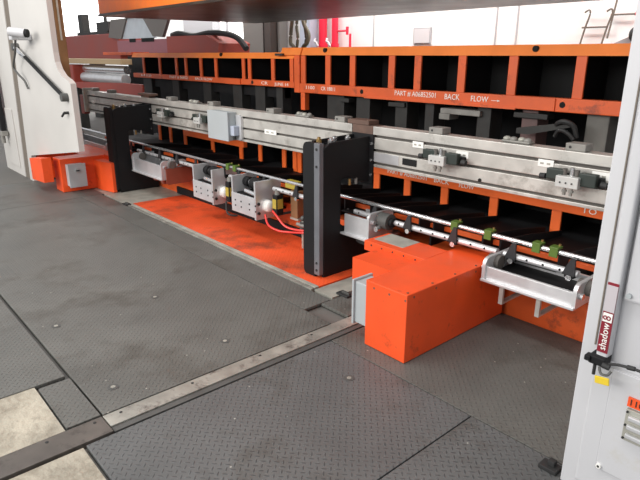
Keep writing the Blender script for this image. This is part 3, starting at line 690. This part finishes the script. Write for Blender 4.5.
# ------------------------------------------------------------------ trays
def tray(label, x0, x1, y0, y1, z0, z1, legs=True, ends=(True, True), m=ALUL):
    t = thing('roller_tray', label, 'tray', ((x0+x1)/2, (y0+y1)/2, z0), 'silver trays along the rails')
    bm = B(); box(bm, (x0, y0, z0), (x1, y0+.02, z1), .003); obj('front_plate', bm, m, t)
    bm = B(); box(bm, (x0-.02, y0-.028, z0-.012), (x1+.02, 3.355, z0+.004), .003); obj('base_plate', bm, m, t)
    bm = B(); box(bm, (x0, y1-.02, z0), (x1, y1, z1-.005), .003); obj('rear_plate', bm, m, t)
    bm = B(); box(bm, (x0+.01, y0+.02, z0+.05), (x1-.01, y0+.045, z1-.01), .002); box(bm, (x0+.01, y0+.055, z0+.02), (x1-.01, y0+.08, z1-.025), .002); obj('inner_rail', bm, CHROME, t)
    bm = B(); box(bm, (x0+.002, y0+.021, z0+.004), (x1-.002, y1-.021, z0+.03)); obj('shading', bm, BLACK, t, label='added black sheet for inner liner')  # black sheet added to paint in the shade inside the tray
    for k, x in enumerate((x0-.02, x1)):
        if ends[k]:
            bm = B(); prism(bm, rrect(y0-.015, z0-.005, y1, z1+.055, .045, (0, 0, 1, 1)), 0, x, x+.022); obj('end_plate', bm, m, t)
            xf = x if k == 0 else x+.022
            bm = B(); cyl(bm, (xf-.02, y0+.03, z1-.02), (xf+.02, y0+.03, z1-.02), .018, seg=12); obj('nut', bm, CHROME, t)
            bm = B(); cyl(bm, (x+.011-.04, y0+.12, z1+.005), (x+.011+.04, y0+.12, z1+.005), .045); obj('bearing', bm, GROOVE, t, smooth=True)
    if legs:
        for x in (x0+.10, x0+(x1-x0)*.62):
            bm = B(); box(bm, (x-.014, y0+.03, z0-.15), (x+.014, y0+.05, z0-.012), .002); box(bm, (x-.014, y0+.05, z0-.15), (x+.014, 3.36, z0-.135), .002); obj('support_bracket', bm, ALU, t)
    return t
tray('silver open tray with end plates next to the right white column', -1.79, -1.235, 2.95, 3.29, .370, .452)
tray('silver tray block right behind the tall black stand', -3.12, -2.86, 3.0, 3.26, .352, .505, legs=False, ends=(False, True))
tray('far silver tray beside the left black stand', -6.98, -6.20, 2.96, 3.28, .29, .450, legs=False)
tray('farthest silver tray, left of the left black stand', -9.6, -7.95, 3.0, 3.28, .30, .47, legs=False)
# motor next to tray B
t = thing('rail_motor', 'dark round motor on the rail beside the tall black stand', 'motor', (-2.80, 3.1, .42))
bm = B(); cyl(bm, (-2.83, 3.11, .497), (-2.73, 3.11, .497), .062, seg=24); obj('motor_body', bm, STRIPK, t, smooth=True)
bm = B(); cyl(bm, (-2.73, 3.11, .497), (-2.70, 3.11, .497), .034, seg=20); obj('hub', bm, BLACK, t, smooth=True)
bm = B(); cyl(bm, (-2.80, 3.055, .445), (-2.80, 3.02, .445), .022); obj('knob', bm, CHROME, t, smooth=True)
# black oval pad under tray B
bm = B(); cyl(bm, (-2.92, 3.12, .295), (-2.92, 3.12, .325), .11, seg=24); bmesh.ops.scale(bm, vec=(1.4, 1, 1), space=Matrix.Translation((2.92, 0, 0)), verts=bm.verts[:])
bm2 = bm; t = thing('air_cushion', 'black oval pad below the silver tray at the tall stand', 'pad', (-2.92, 3.12, 0))
obj('pad', bm2, BLACKM, t, smooth=True)
bm = B(); cyl(bm, (-2.92, 3.12, 0), (-2.92, 3.12, .295), .03); obj('pad_post', bm, BLACKM, t)

# salmon guards under the far tray
for x0, z0, y1, l in ((-6.31, .215, 3.34, 'larger rounded salmon guard pan under the far silver tray'), (-6.52, .225, 3.30, 'smaller rounded salmon guard pan under the far silver tray')):
    t = thing('guard_pan', l, 'guard', (x0, 3.1, z0))
    bm = B(); prism(bm, rrect(2.99, z0, y1, .272, .03, (1, 0, 0, 0)), 0, x0, x0+.06); obj('pan', bm, PINK, t)
    bm = B(); box(bm, (x0+.01, y1, z0+.02), (x0+.05, 3.357, z0+.04)); obj('bracket', bm, BLACKM, t)
bm = B(); prism(bm, rrect(2.99, .225, 3.34, .42, .03, (1, 0, 0, 0)), 0, -6.165, -6.15); tag(obj('guard_sheet', bm, PINK), 'upright salmon sheet at the right end of the far silver tray', 'guard')

# drilled bracket units
def unit(dx, label):
    X = lambda v: v+dx
    t = thing('drive_unit', label, 'drive unit', (X(-5.2), 3.05, .0), 'drilled silver drive brackets')
    bm = B(); box(bm, (X(-5.45), 2.95, .225), (X(-5.05), 2.972, .412), .003); fp = obj('face_plate', bm, ALUL, t)
    for i in range(4):
        for j in range(2):
            x = X(-5.38+(.1*i if i < 2 else .1*i+.04)); z = .345-.055*j
            bm = B(); cyl(bm, (x, 2.951, z), (x, 2.946, z), .0085, seg=10); obj('drilled_hole', bm, DEEP, fp)
    bm = B(); box(bm, (X(-5.45), 2.955, .225), (X(-5.43), 3.25, .575), .003); obj('left_cheek', bm, ALUL, t)
    bm = B(); box(bm, (X(-5.06), 2.95, .205), (X(-5.035), 3.25, .575), .003); rc = obj('right_cheek', bm, ALUL, t)
    for z in (.27, .36):
        bm = B(); cyl(bm, (X(-5.036), 2.98, z), (X(-5.022), 2.98, z), .016, seg=6); obj('bolt', bm, BLACKM, rc)
    bm = B(); cyl(bm, (X(-5.035), 3.08, .33), (X(-4.99), 3.08, .33), .058, seg=24); ball(bm, (X(-4.99), 3.08, .33), .056, (.5, 1, 1)); obj('end_cap', bm, LABEL, t, smooth=True, label='white domed end cap')
    bm = B(); cyl(bm, (X(-5.43), 3.12, .50), (X(-5.36), 3.12, .50), .05); cyl(bm, (X(-5.30), 3.12, .50), (X(-5.16), 3.12, .50), .062, seg=20); obj('coupling', bm, BLACK, t, smooth=True)
    bm = B(); cyl(bm, (X(-5.36), 3.12, .50), (X(-5.30), 3.12, .50), .03); cyl(bm, (X(-5.16), 3.12, .50), (X(-5.06), 3.12, .50), .024); obj('shaft', bm, CHROME, t, smooth=True)
    bm = B(); cyl(bm, (X(-5.30), 3.02, .44), (X(-5.09), 3.02, .425), .022); obj('piston_rod', bm, CHROME, t, smooth=True)
    bm = B(); box(bm, (X(-5.43), 3.0, .395), (X(-5.06), 3.24, .408)); obj('base_shelf', bm, BLACK, t)
    bm = B(); box(bm, (X(-5.38), 3.0, .24), (X(-5.30), 3.36, .258)); obj('mount_arm', bm, BLACK, t)
    bm = B(); box(bm, (X(-5.18), 3.0, .24), (X(-5.10), 3.36, .258)); obj('mount_arm', bm, BLACK, t)
    return t
unit(0, 'drilled silver drive bracket, left one of the pair')
unit(.765, 'drilled silver drive bracket, right one, nearer the tall black stand')
# yellow labelled solenoids
def sol(x, y, z0, z1, label, stub=True):
    t = thing('solenoid_valve', label, 'valve', (x, y, 0), 'yellow labelled valves')
    bm = B(); box(bm, (x-.035, y-.035, z0), (x+.035, y+.045, z1), .01); obj('valve_body', bm, BLACK, t)
    bm = B(); box(bm, (x-.028, y-.039, z0+.06), (x+.028, y-.035, z0+.15)); obj('warning_label', bm, YELLOWD, t)
    bm = B(); box(bm, (x+.035, y-.025, z0+.06), (x+.038, y+.035, z0+.15)); obj('warning_label', bm, YELLOWD, t)
    bm = B(); cyl(bm, (x, y, z1), (x, y, z1+.04), .025); obj('connector', bm, CASTL, t, smooth=True)
    bm = B(); box(bm, (x-.02, y-.01, z0-.012), (x+.02, 3.36, z0), .002); obj('valve_bracket', bm, STRIPK, t)
sol(-4.88, 3.06, .26, .47, 'valve with yellow label between the two drilled brackets')
sol(-4.13, 3.10, .27, .46, 'valve with yellow label right of the second drilled bracket')
t = thing('air_filter', 'yellow capped filter block standing left of the tall stand', 'filter', (-4.02, 3.24, .22))
bm = B(); box(bm, (-4.07, 3.20, .22), (-3.95, 3.36, .24), .002); obj('bracket', bm, STRIPG, t)
bm = B(); box(bm, (-4.14, 3.20, .51), (-3.98, 3.27, .585), .008); obj('cap', bm, mat('dull_yellow', (.42, .33, .05), .5, noise=.2), t)
bm = B(); box(bm, (-4.06, 3.20, .24), (-3.96, 3.28, .50), .006); obj('column', bm, mat('oily_amber_steel', (.25, .13, .06), .5, noise=.2), t)
# hoses
def hose(pts, label, r=.010, m=REDH):
    bm = B(); tube(bm, pts, r); tag(obj('air_hose', bm, m, smooth=True), label, 'hose', 'red air hoses')
hose([(-4.22, 3.02, .26), (-4.12, 2.98, .19), (-3.98, 2.99, .165), (-3.85, 3.02, .175), (-3.70, 3.04, .20), (-3.55, 3.08, .22)], 'lower red air hose curving to the tall black stand')
hose([(-4.10, 3.02, .32), (-4.00, 2.99, .30), (-3.90, 3.0, .23), (-3.78, 3.02, .215), (-3.6, 3.05, .235), (-3.5, 3.08, .24)], 'upper red air hose rising to the yellow labelled valve')
hose([(-4.90, 3.02, .26), (-4.85, 2.99, .17), (-4.80, 3.0, .14), (-4.76, 3.06, .13)], 'short dark hose between the two drilled brackets', m=BLACKM)
t = thing('air_regulator', 'small brass and steel air fitting left of the tall stand', 'fitting', (-3.78, 3.12, 0))
bm = B(); cyl(bm, (-3.78, 3.12, .02), (-3.78, 3.12, .30), .014); obj('stem', bm, STRIPG, t)
bm = B(); cyl(bm, (-3.78, 3.12, .20), (-3.78, 3.12, .27), .032); ball(bm, (-3.78, 3.12, .30), .026); obj('bowl', bm, STRIPK, t, smooth=True)
bm = B(); cyl(bm, (-3.84, 3.10, .24), (-3.72, 3.10, .24), .016); obj('tee', bm, CASTL, t, smooth=True)

# ------------------------------------------------------------------ orange guards
def screws(parent, pts, m=REDBK):
    for p, d in pts:
        bm = B(); cyl(bm, p, Vector(p)+Vector(d)*.006, .007, seg=8); obj('screw', bm, m, parent)
t = thing('machine_guard', 'big orange sheet metal guard box in the foreground', 'guard', (-2.0, 2.8, 0), 'orange sheet metal guards')
bm = B(); box(bm, (-2.166, 2.27, .003), (-1.848, 3.30, .43), .005); mb = obj('main_box', bm, ORANGE, t)
bm = B(); prism(bm, [(-2.56, 2.545), (-2.1665, 2.545), (-2.1665, 3.05), (-2.56, 3.05)], 2, .003, .40); wg = obj('side_wing', bm, ORANGE, t)
bm = B(); box(bm, (-2.70, 2.80, .36), (-2.16, 3.06, .432), .003); sp = obj('raised_shelf', bm, ORANGE, t)
bm = B(); box(bm, (-2.67, 2.87, .431), (-2.40, 3.055, .434), .001); obj('bare_patch', bm, STRIPG, t, label='bare greyish metal patch')
screws(mb, [((-2.10+.08*i*3/2, 2.275, .395), (0, -1, 0)) for i in range(3)] + [((-1.853, 2.33+.2*i, .405), (1, 0, 0)) for i in range(5)] + [((-1.87, 2.3+.22*i, .428), (0, 0, 1)) for i in range(5)])
screws(sp, [((-2.63+.1*i, 2.803, .41), (0, -1, 0)) for i in range(5)], BLACKM)
t = thing('junction_box', 'grey switch box on the side of the big orange guard', 'junction box', (-2.23, 2.33, .1))
bm = B(); box(bm, (-2.285, 2.30, .10), (-2.168, 2.44, .375), .006); obj('box_body', bm, GREYBOX, t)
bm = B(); box(bm, (-2.30, 2.285, .09), (-2.284, 2.455, .388), .004); obj('box_lid', bm, GREYBOX, t)

t = thing('machine_guard', 'orange guard boxes at the foot of the left white column', 'guard', (-7.6, 2.4, 0), 'orange sheet metal guards')
bm = B(); prism(bm, [(-8.12, .12), (-7.60, .15), (-7.60, .46), (-8.12, .40)], 1, 2.03, 2.148); obj('low_box', bm, ORANGE, t)
bm = B(); box(bm, (-8.70, 2.23, .02), (-8.52, 3.0, .42), .004); obj('side_box', bm, ORANGE, t)
bm = B(); box(bm, (-7.82, 2.23, .003), (-7.55, 3.25, .43), .006); obj('main_box', bm, ORANGE, t)
bm = B(); box(bm, (-8.52, 2.60, .003), (-7.82, 3.0, .42), .006); obj('link_box', bm, ORANGE, t)
bm = B(); prism(bm, [(-7.55, 2.66), (-7.38, 2.66), (-7.12, 2.72), (-7.12, 2.76), (-7.31, 2.76), (-7.31, 3.0), (-7.55, 3.0)], 2, .003, .385); obj('side_wing', bm, ORANGE, t)
bm = B(); box(bm, (-7.55, 2.80, .385), (-7.31, 3.1, .44), .004); obj('raised_shelf', bm, ORANGE, t)
bm = B(); box(bm, (-8.76, 2.26, .0), (-8.60, 2.36, .03), .01); obj('foot', bm, TAN, t)
t = thing('junction_box', 'grey switch box on the left orange guard', 'junction box', (-7.48, 2.45, .06))
bm = B(); box(bm, (-7.549, 2.29, .085), (-7.43, 2.49, .365), .006); obj('box_body', bm, GREYBOX, t)
bm = B(); box(bm, (-7.43, 2.28, .075), (-7.415, 2.50, .375), .004); lid = obj('box_lid', bm, GREYBOX, t)
bm = B(); cyl(bm, (-7.415, 2.39, .29), (-7.403, 2.39, .29), .03, seg=24); obj('switch_dial', bm, mat('dial_grey', (.36, .38, .38), .5), lid)
bm = B(); box(bm, (-7.403, 2.37, .285), (-7.392, 2.41, .297)); obj('switch_lever', bm, BLACK, lid)

# ------------------------------------------------------------------ background left
t = thing('drive_roller', 'long polished roller between red cheeks, upper left behind the column', 'roller', (-12.8, 5, 0))
bm = B(); cyl(bm, (-14.1, 5.05, 1.39), (-11.75, 5.05, 1.39), .085, seg=24); obj('roller', bm, CHROME, t, smooth=True)
bm = B(); cyl(bm, (-14.1, 5.0, 1.20), (-11.75, 5.0, 1.20), .105, seg=24); obj('roller', bm, ALUL, t, smooth=True)
bm = B(); box(bm, (-15.05, 4.8, .95), (-14.25, 5.2, 1.47), .02); obj('cheek', bm, REDM, t)
bm = B(); box(bm, (-15.05, 4.86, 1.50), (-11.6, 5.1, 1.61), .01); obj('top_bar', bm, TAN, t)
bm = B(); prism(bm, [(-14.2, 1.09), (-14.2, 1.0), (-11.3, .80), (-10.4, .95), (-10.4, 1.16), (-11.4, 1.16)], 1, 4.72, 4.8); obj('slanting_beam', bm, REDM, t)
bm = B(); box(bm, (-14.9, 4.9, -.03), (-14.4, 5.1, .95)); obj('pedestal', bm, CAST, t)
bm = B(); box(bm, (-12.4, 5.05, -.03), (-12.1, 5.2, 1.15)); obj('pedestal', bm, CAST, t)
t = thing('transfer_conveyor', 'dull red transfer machine beam behind the rollers', 'conveyor', (-14, 6.3, 0))
bm = B(); box(bm, (-18.2, 6.0, 1.58), (-14.3, 6.7, 2.2), .03); obj('beam', bm, REDM, t)
bm = B(); box(bm, (-14.3, 5.95, 1.72), (-10.9, 6.7, 2.02), .02); obj('beam', bm, PURP, t)
bm = B(); prism(bm, [(-10.9, 1.7), (-9.6, 1.7), (-9.55, 1.9), (-10.0, 2.05), (-11.6, 2.06), (-11.6, 1.7)], 1, 5.9, 6.6); obj('hood', bm, REDM, t)
for x in (-17, -13.5, -10.6):
    bm = B(); box(bm, (x, 6.2, -.03), (x+.4, 6.5, 1.72 if x > -15 else 1.6)); obj('leg', bm, CAST, t)
for x in (-13.55, -12.9, -12.6):
    bm = B(); box(bm, (x, 5.94, 1.97), (x+.32, 5.955, 2.05)); obj('slot', bm, DEEP, t)
bm = B(); box(bm, (-17.4, 6.1, 2.2), (-15.2, 6.5, 2.28)); box(bm, (-15.9, 6.1, 2.28), (-15.1, 6.4, 2.5)); box(bm, (-17.2, 6.1, 2.28), (-16.9, 6.3, 2.75)); cyl(bm, (-15.5, 6.2, 2.3), (-15.5, 6.2, 2.75), .04); obj('machinery_top', bm, CAST, t)
bm = B(); tube(bm, [(-11.9, 6.2, 2.10), (-11.4, 6.1, 2.12), (-10.8, 6.1, 2.06), (-10.2, 6.1, 2.10), (-9.6, 6.1, 2.07), (-9.2, 6.1, 1.98), (-8.95, 6.1, 1.80)], .055); obj('cable_bundle', bm, BLACKM, t, smooth=True)
t = thing('steel_hopper', 'grey trapezoid steel bracket hanging in the upper left background', 'hopper', (-12.9, 5.8, 2.03))
bm = B(); prism(bm, [(-14.0, 2.05), (-12.3, 2.05), (-12.75, 2.50), (-13.6, 2.50)], 1, 5.97, 6.05); obj('face', bm, PALEST, t)
for p in ([(-14.75, 2.1), (-14.0, 2.05), (-13.6, 2.50), (-14.5, 2.50)], [(-12.3, 2.08), (-11.85, 2.05), (-11.45, 2.50), (-12.75, 2.50)]):
    bm = B(); prism(bm, p, 1, 5.93, 6.0); obj('rib', bm, PILLD, t)
bm = B(); box(bm, (-13.6, 5.9, 2.50), (-9, 6.2, 2.8)); obj('hanger', bm, PILLD, t)
# columns, pipes, hoses behind
def pillar(x0, x1, y, m, label, name='building_column', cat='column', h=6.5):
    bm = B(); box(bm, (x0, y, -.03), (x1, y+.25, h)); tag(obj(name, bm, m), label, cat)
pillar(-12.59, -11.75, 8.5, PILLD, 'wide dark taupe column seen behind the left orange rack')
pillar(-11.62, -11.38, 8.45, DARKBR, 'narrow dark brown post beside the taupe column')
pillar(-10.47, -10.15, 8.6, PIPEG, 'bluish grey column left of the red pipes')
pillar(-15.8, -14.2, 8.6, WALLG, 'pale grey cabinet wall behind the red transfer machine', 'wall_cabinet', 'cabinet')
pillar(-11.30, -11.23, 8.6, PILLD, 'slim dark post right of the bluish hoses', 'conduit_post', 'post')
for x, rr, l in ((-9.92, .09, 'left one of two bright red vertical pipes on the white wall'), (-9.53, .07, 'right one of two bright red vertical pipes on the white wall')):
    t = thing('red_pipe', l, 'pipe', (x, 8.8, 0), 'red pipes on the back wall')
    bm = B(); cyl(bm, (x, 8.8, -.03), (x, 8.8, 6), rr, seg=16); obj('pipe', bm, REDP, t, smooth=True)
    bm = B(); cyl(bm, (x, 8.8, 1.86), (x, 8.8, 1.93), rr*1.25, seg=16); obj('coupling', bm, REDP, t, smooth=True)
    bm = B(); tube(bm, [(x-.1, 8.66, 2.03), (x-.05, 8.6, 1.97), (x, 8.6, 1.96), (x+.06, 8.6, 1.88)], .022); obj('handle', bm, WHITE, t, smooth=True)
t = thing('pipe_valve', 'small red branch pipe with hand wheel beside the red pipes', 'valve', (-9.4, 8.8, 0))
bm = B(); cyl(bm, (-9.46, 8.8, 2.18), (-9.13, 8.8, 2.18), .02); cyl(bm, (-9.06, 8.8, -.03), (-9.06, 8.8, 2.12), .025); cyl(bm, (-9.15, 8.8, 2.10), (-9.15, 8.8, 2.26), .03); obj('branch', bm, REDP, t, smooth=True)
for k, l in enumerate(('left hanging loop of greenish hoses behind the orange rack', 'right hanging loop of greenish hoses behind the orange rack')):
    x = -8.70+k*.24
    bm = B(); tube(bm, [(x, 7.0, 2.5), (x-.06+.1*k, 7.0, 2.25), (x+(-.12 if k == 0 else .16), 7.02, 2.05), (x+(-.10 if k == 0 else .14), 7.0, 1.9), (x, 7.0, 1.75), (x, 7, .9), (x, 7, .02)], .035); 
    tube(bm, [(x+.07, 7.05, 2.5), (x+.02, 7.05, 2.2), (x+.05, 7.05, 2.0), (x+.0, 7.05, 1.75)], .028)
    tag(obj('hose_loop', bm, mat('olive_hose_%d' % k, (.10, .10, .07), .6), smooth=True), l, 'hose', 'hose loops hanging at the back')
# H-shaped brackets on the wall
def hbr(x, w, z0, z1, zc, label, hook, red=False):
    t = thing('wall_hook', label, 'hook', (x, 8.95, z0), 'wire H shaped hooks on the wall')
    for sx in (0, w):
        top = [(x+sx, 8.93, z0), (x+sx+.05, 8.93, (z0+z1)/2), (x+sx+.10, 8.93, z1-.06), (x+sx+.08, 8.93, z1), (x+sx+.02, 8.93, z1-.03)] if hook else [(x+sx, 8.93, z0 if sx == 0 else zc-.02), (x+sx+.06, 8.93, z1)]
        bm = B(); tube(bm, top, .013, 6); obj('upright', bm, GAPDK, t, smooth=True)
    bm = B(); cyl(bm, (x, 8.94, zc), (x+w+.05, 8.94, zc), .012, seg=8); obj('crossbar', bm, GAPDK, t)
    if red:
        bm = B(); ball(bm, (x+w+.04, 8.92, zc), .04); obj('knob', bm, REDP, t, smooth=True)
hbr(-4.22, .32, 1.80, 2.33, 2.09, 'left H shaped wire hook on the white wall, hooked tops', True)
hbr(-3.82, .34, 1.93, 2.45, 2.25, 'right H shaped wire hook on the white wall with a red knob', False, True)
t = thing('wall_bracket', 'grey triangular bracket on the wall beside the right column', 'bracket', (-3.5, 8.8, 1.7))
bm = B(); prism(bm, [(-3.85, 1.75), (-3.0, 1.75), (-3.0, 2.35), (-3.35, 1.98)], 1, 8.7, 8.99); obj('plate', bm, WALLG, t)
bm = B(); ball(bm, (-3.34, 8.66, 1.97), .1, (.8, .6, 1)); obj('clamp', bm, BLACKM, t)

bm = B(); box(bm, (-13.0, 5.62, -.03), (.3, 5.68, 1.66)); tag(obj('shade_screen', bm, BLACK), 'tall dark screen added to stand in for the shade behind the dies', 'screen')  # sheet added so the press interior reads as shaded
# small cable bundle between the beams at right
bm = B(); tube(bm, [(-2.02, 4.08, 1.18), (-1.98, 4.02, 1.23), (-1.92, 4.0, 1.25), (-1.86, 4.02, 1.22), (-1.84, 4.04, 1.14)], .018); tube(bm, [(-1.98, 4.0, 1.14), (-1.94, 3.98, 1.19), (-1.88, 3.99, 1.17), (-1.84, 4.0, 1.13)], .014)
tag(obj('cable_coil', bm, BLACKM, smooth=True), 'coiled dark cables behind the right beam near the white column', 'cable')
bm = B(); prism(bm, [(-2.30, 1.13), (-2.30, 1.17), (-1.9, 1.245), (-1.85, 1.22), (-2.2, 1.13)], 1, 4.02, 4.06); tag(obj('slanting_bar', bm, CAST), 'slanting grey steel bar behind the fittings on the right beam', 'bar')

# ------------------------------------------------------------------ lamps and added fill lights
def lamp(x, y, z, sx, sy, power, rot=(0, 0, 0), name='high_bay_or_fill', col=(1, .97, .93)):
    l = bpy.data.lights.new(name, 'AREA'); l.shape = 'RECTANGLE'; l.size = sx; l.size_y = sy; l.energy = power; l.color = col
    o = bpy.data.objects.new(name, l); C.objects.link(o); o.location = (x, y, z); o.rotation_euler = rot
    return o
for x in (-8, -4.5, -1):
    lamp(x, 0.0, 6.0, 2.4, .8, 85)
for x in (-9, -5, -1):
    lamp(x, -4.5, 4.6, 3.0, 1.0, 100, rot=(math.radians(50), 0, 0))  # unseen fill row, added and tilted to brighten the press front
for x in (-8, -3):
    lamp(x, -8.0, 4.0, 4.0, 1.5, 330, rot=(math.radians(72), 0, 0), name='front_fill_light')  # unseen low fill, added to reach under the beam
for x in (-22, -14, -7, 0):
    lamp(x, 7.4, 5.2, 5.0, .5, 330, rot=(math.radians(35), 0, 0), name='wall_fill_light')  # unseen lights added to wash out the back wall
w = bpy.data.worlds.new('hall_air'); S.world = w; w.use_nodes = True
bg = w.node_tree.nodes['Background']; bg.inputs['Color'].default_value = (.93, .96, 1, 1); bg.inputs['Strength'].default_value = .72

# ------------------------------------------------------------------ camera
cd = bpy.data.cameras.new('camera'); cam = bpy.data.objects.new('camera', cd); C.objects.link(cam)
cd.sensor_width = 36; cd.sensor_fit = 'HORIZONTAL'; cd.lens = 566.177/640*36; cd.clip_end = 200; cd.clip_start = .05
R = Matrix(((0.6599642, 0.75129615, 0.0011577), (0.23441215, -0.20445114, -0.95039501), (-0.71379142, 0.62749807, -0.31104338)))
M3 = Matrix((R[0], -R[1], -R[2])).transposed()
cam.matrix_world = Matrix.Translation((0, 0, 1.7)) @ M3.to_4x4()
S.camera = cam
S.view_settings.view_transform = 'Standard'; S.view_settings.look = 'None'; S.view_settings.gamma = 1; S.view_settings.use_curve_mapping = False
S.view_settings.exposure = -0.02
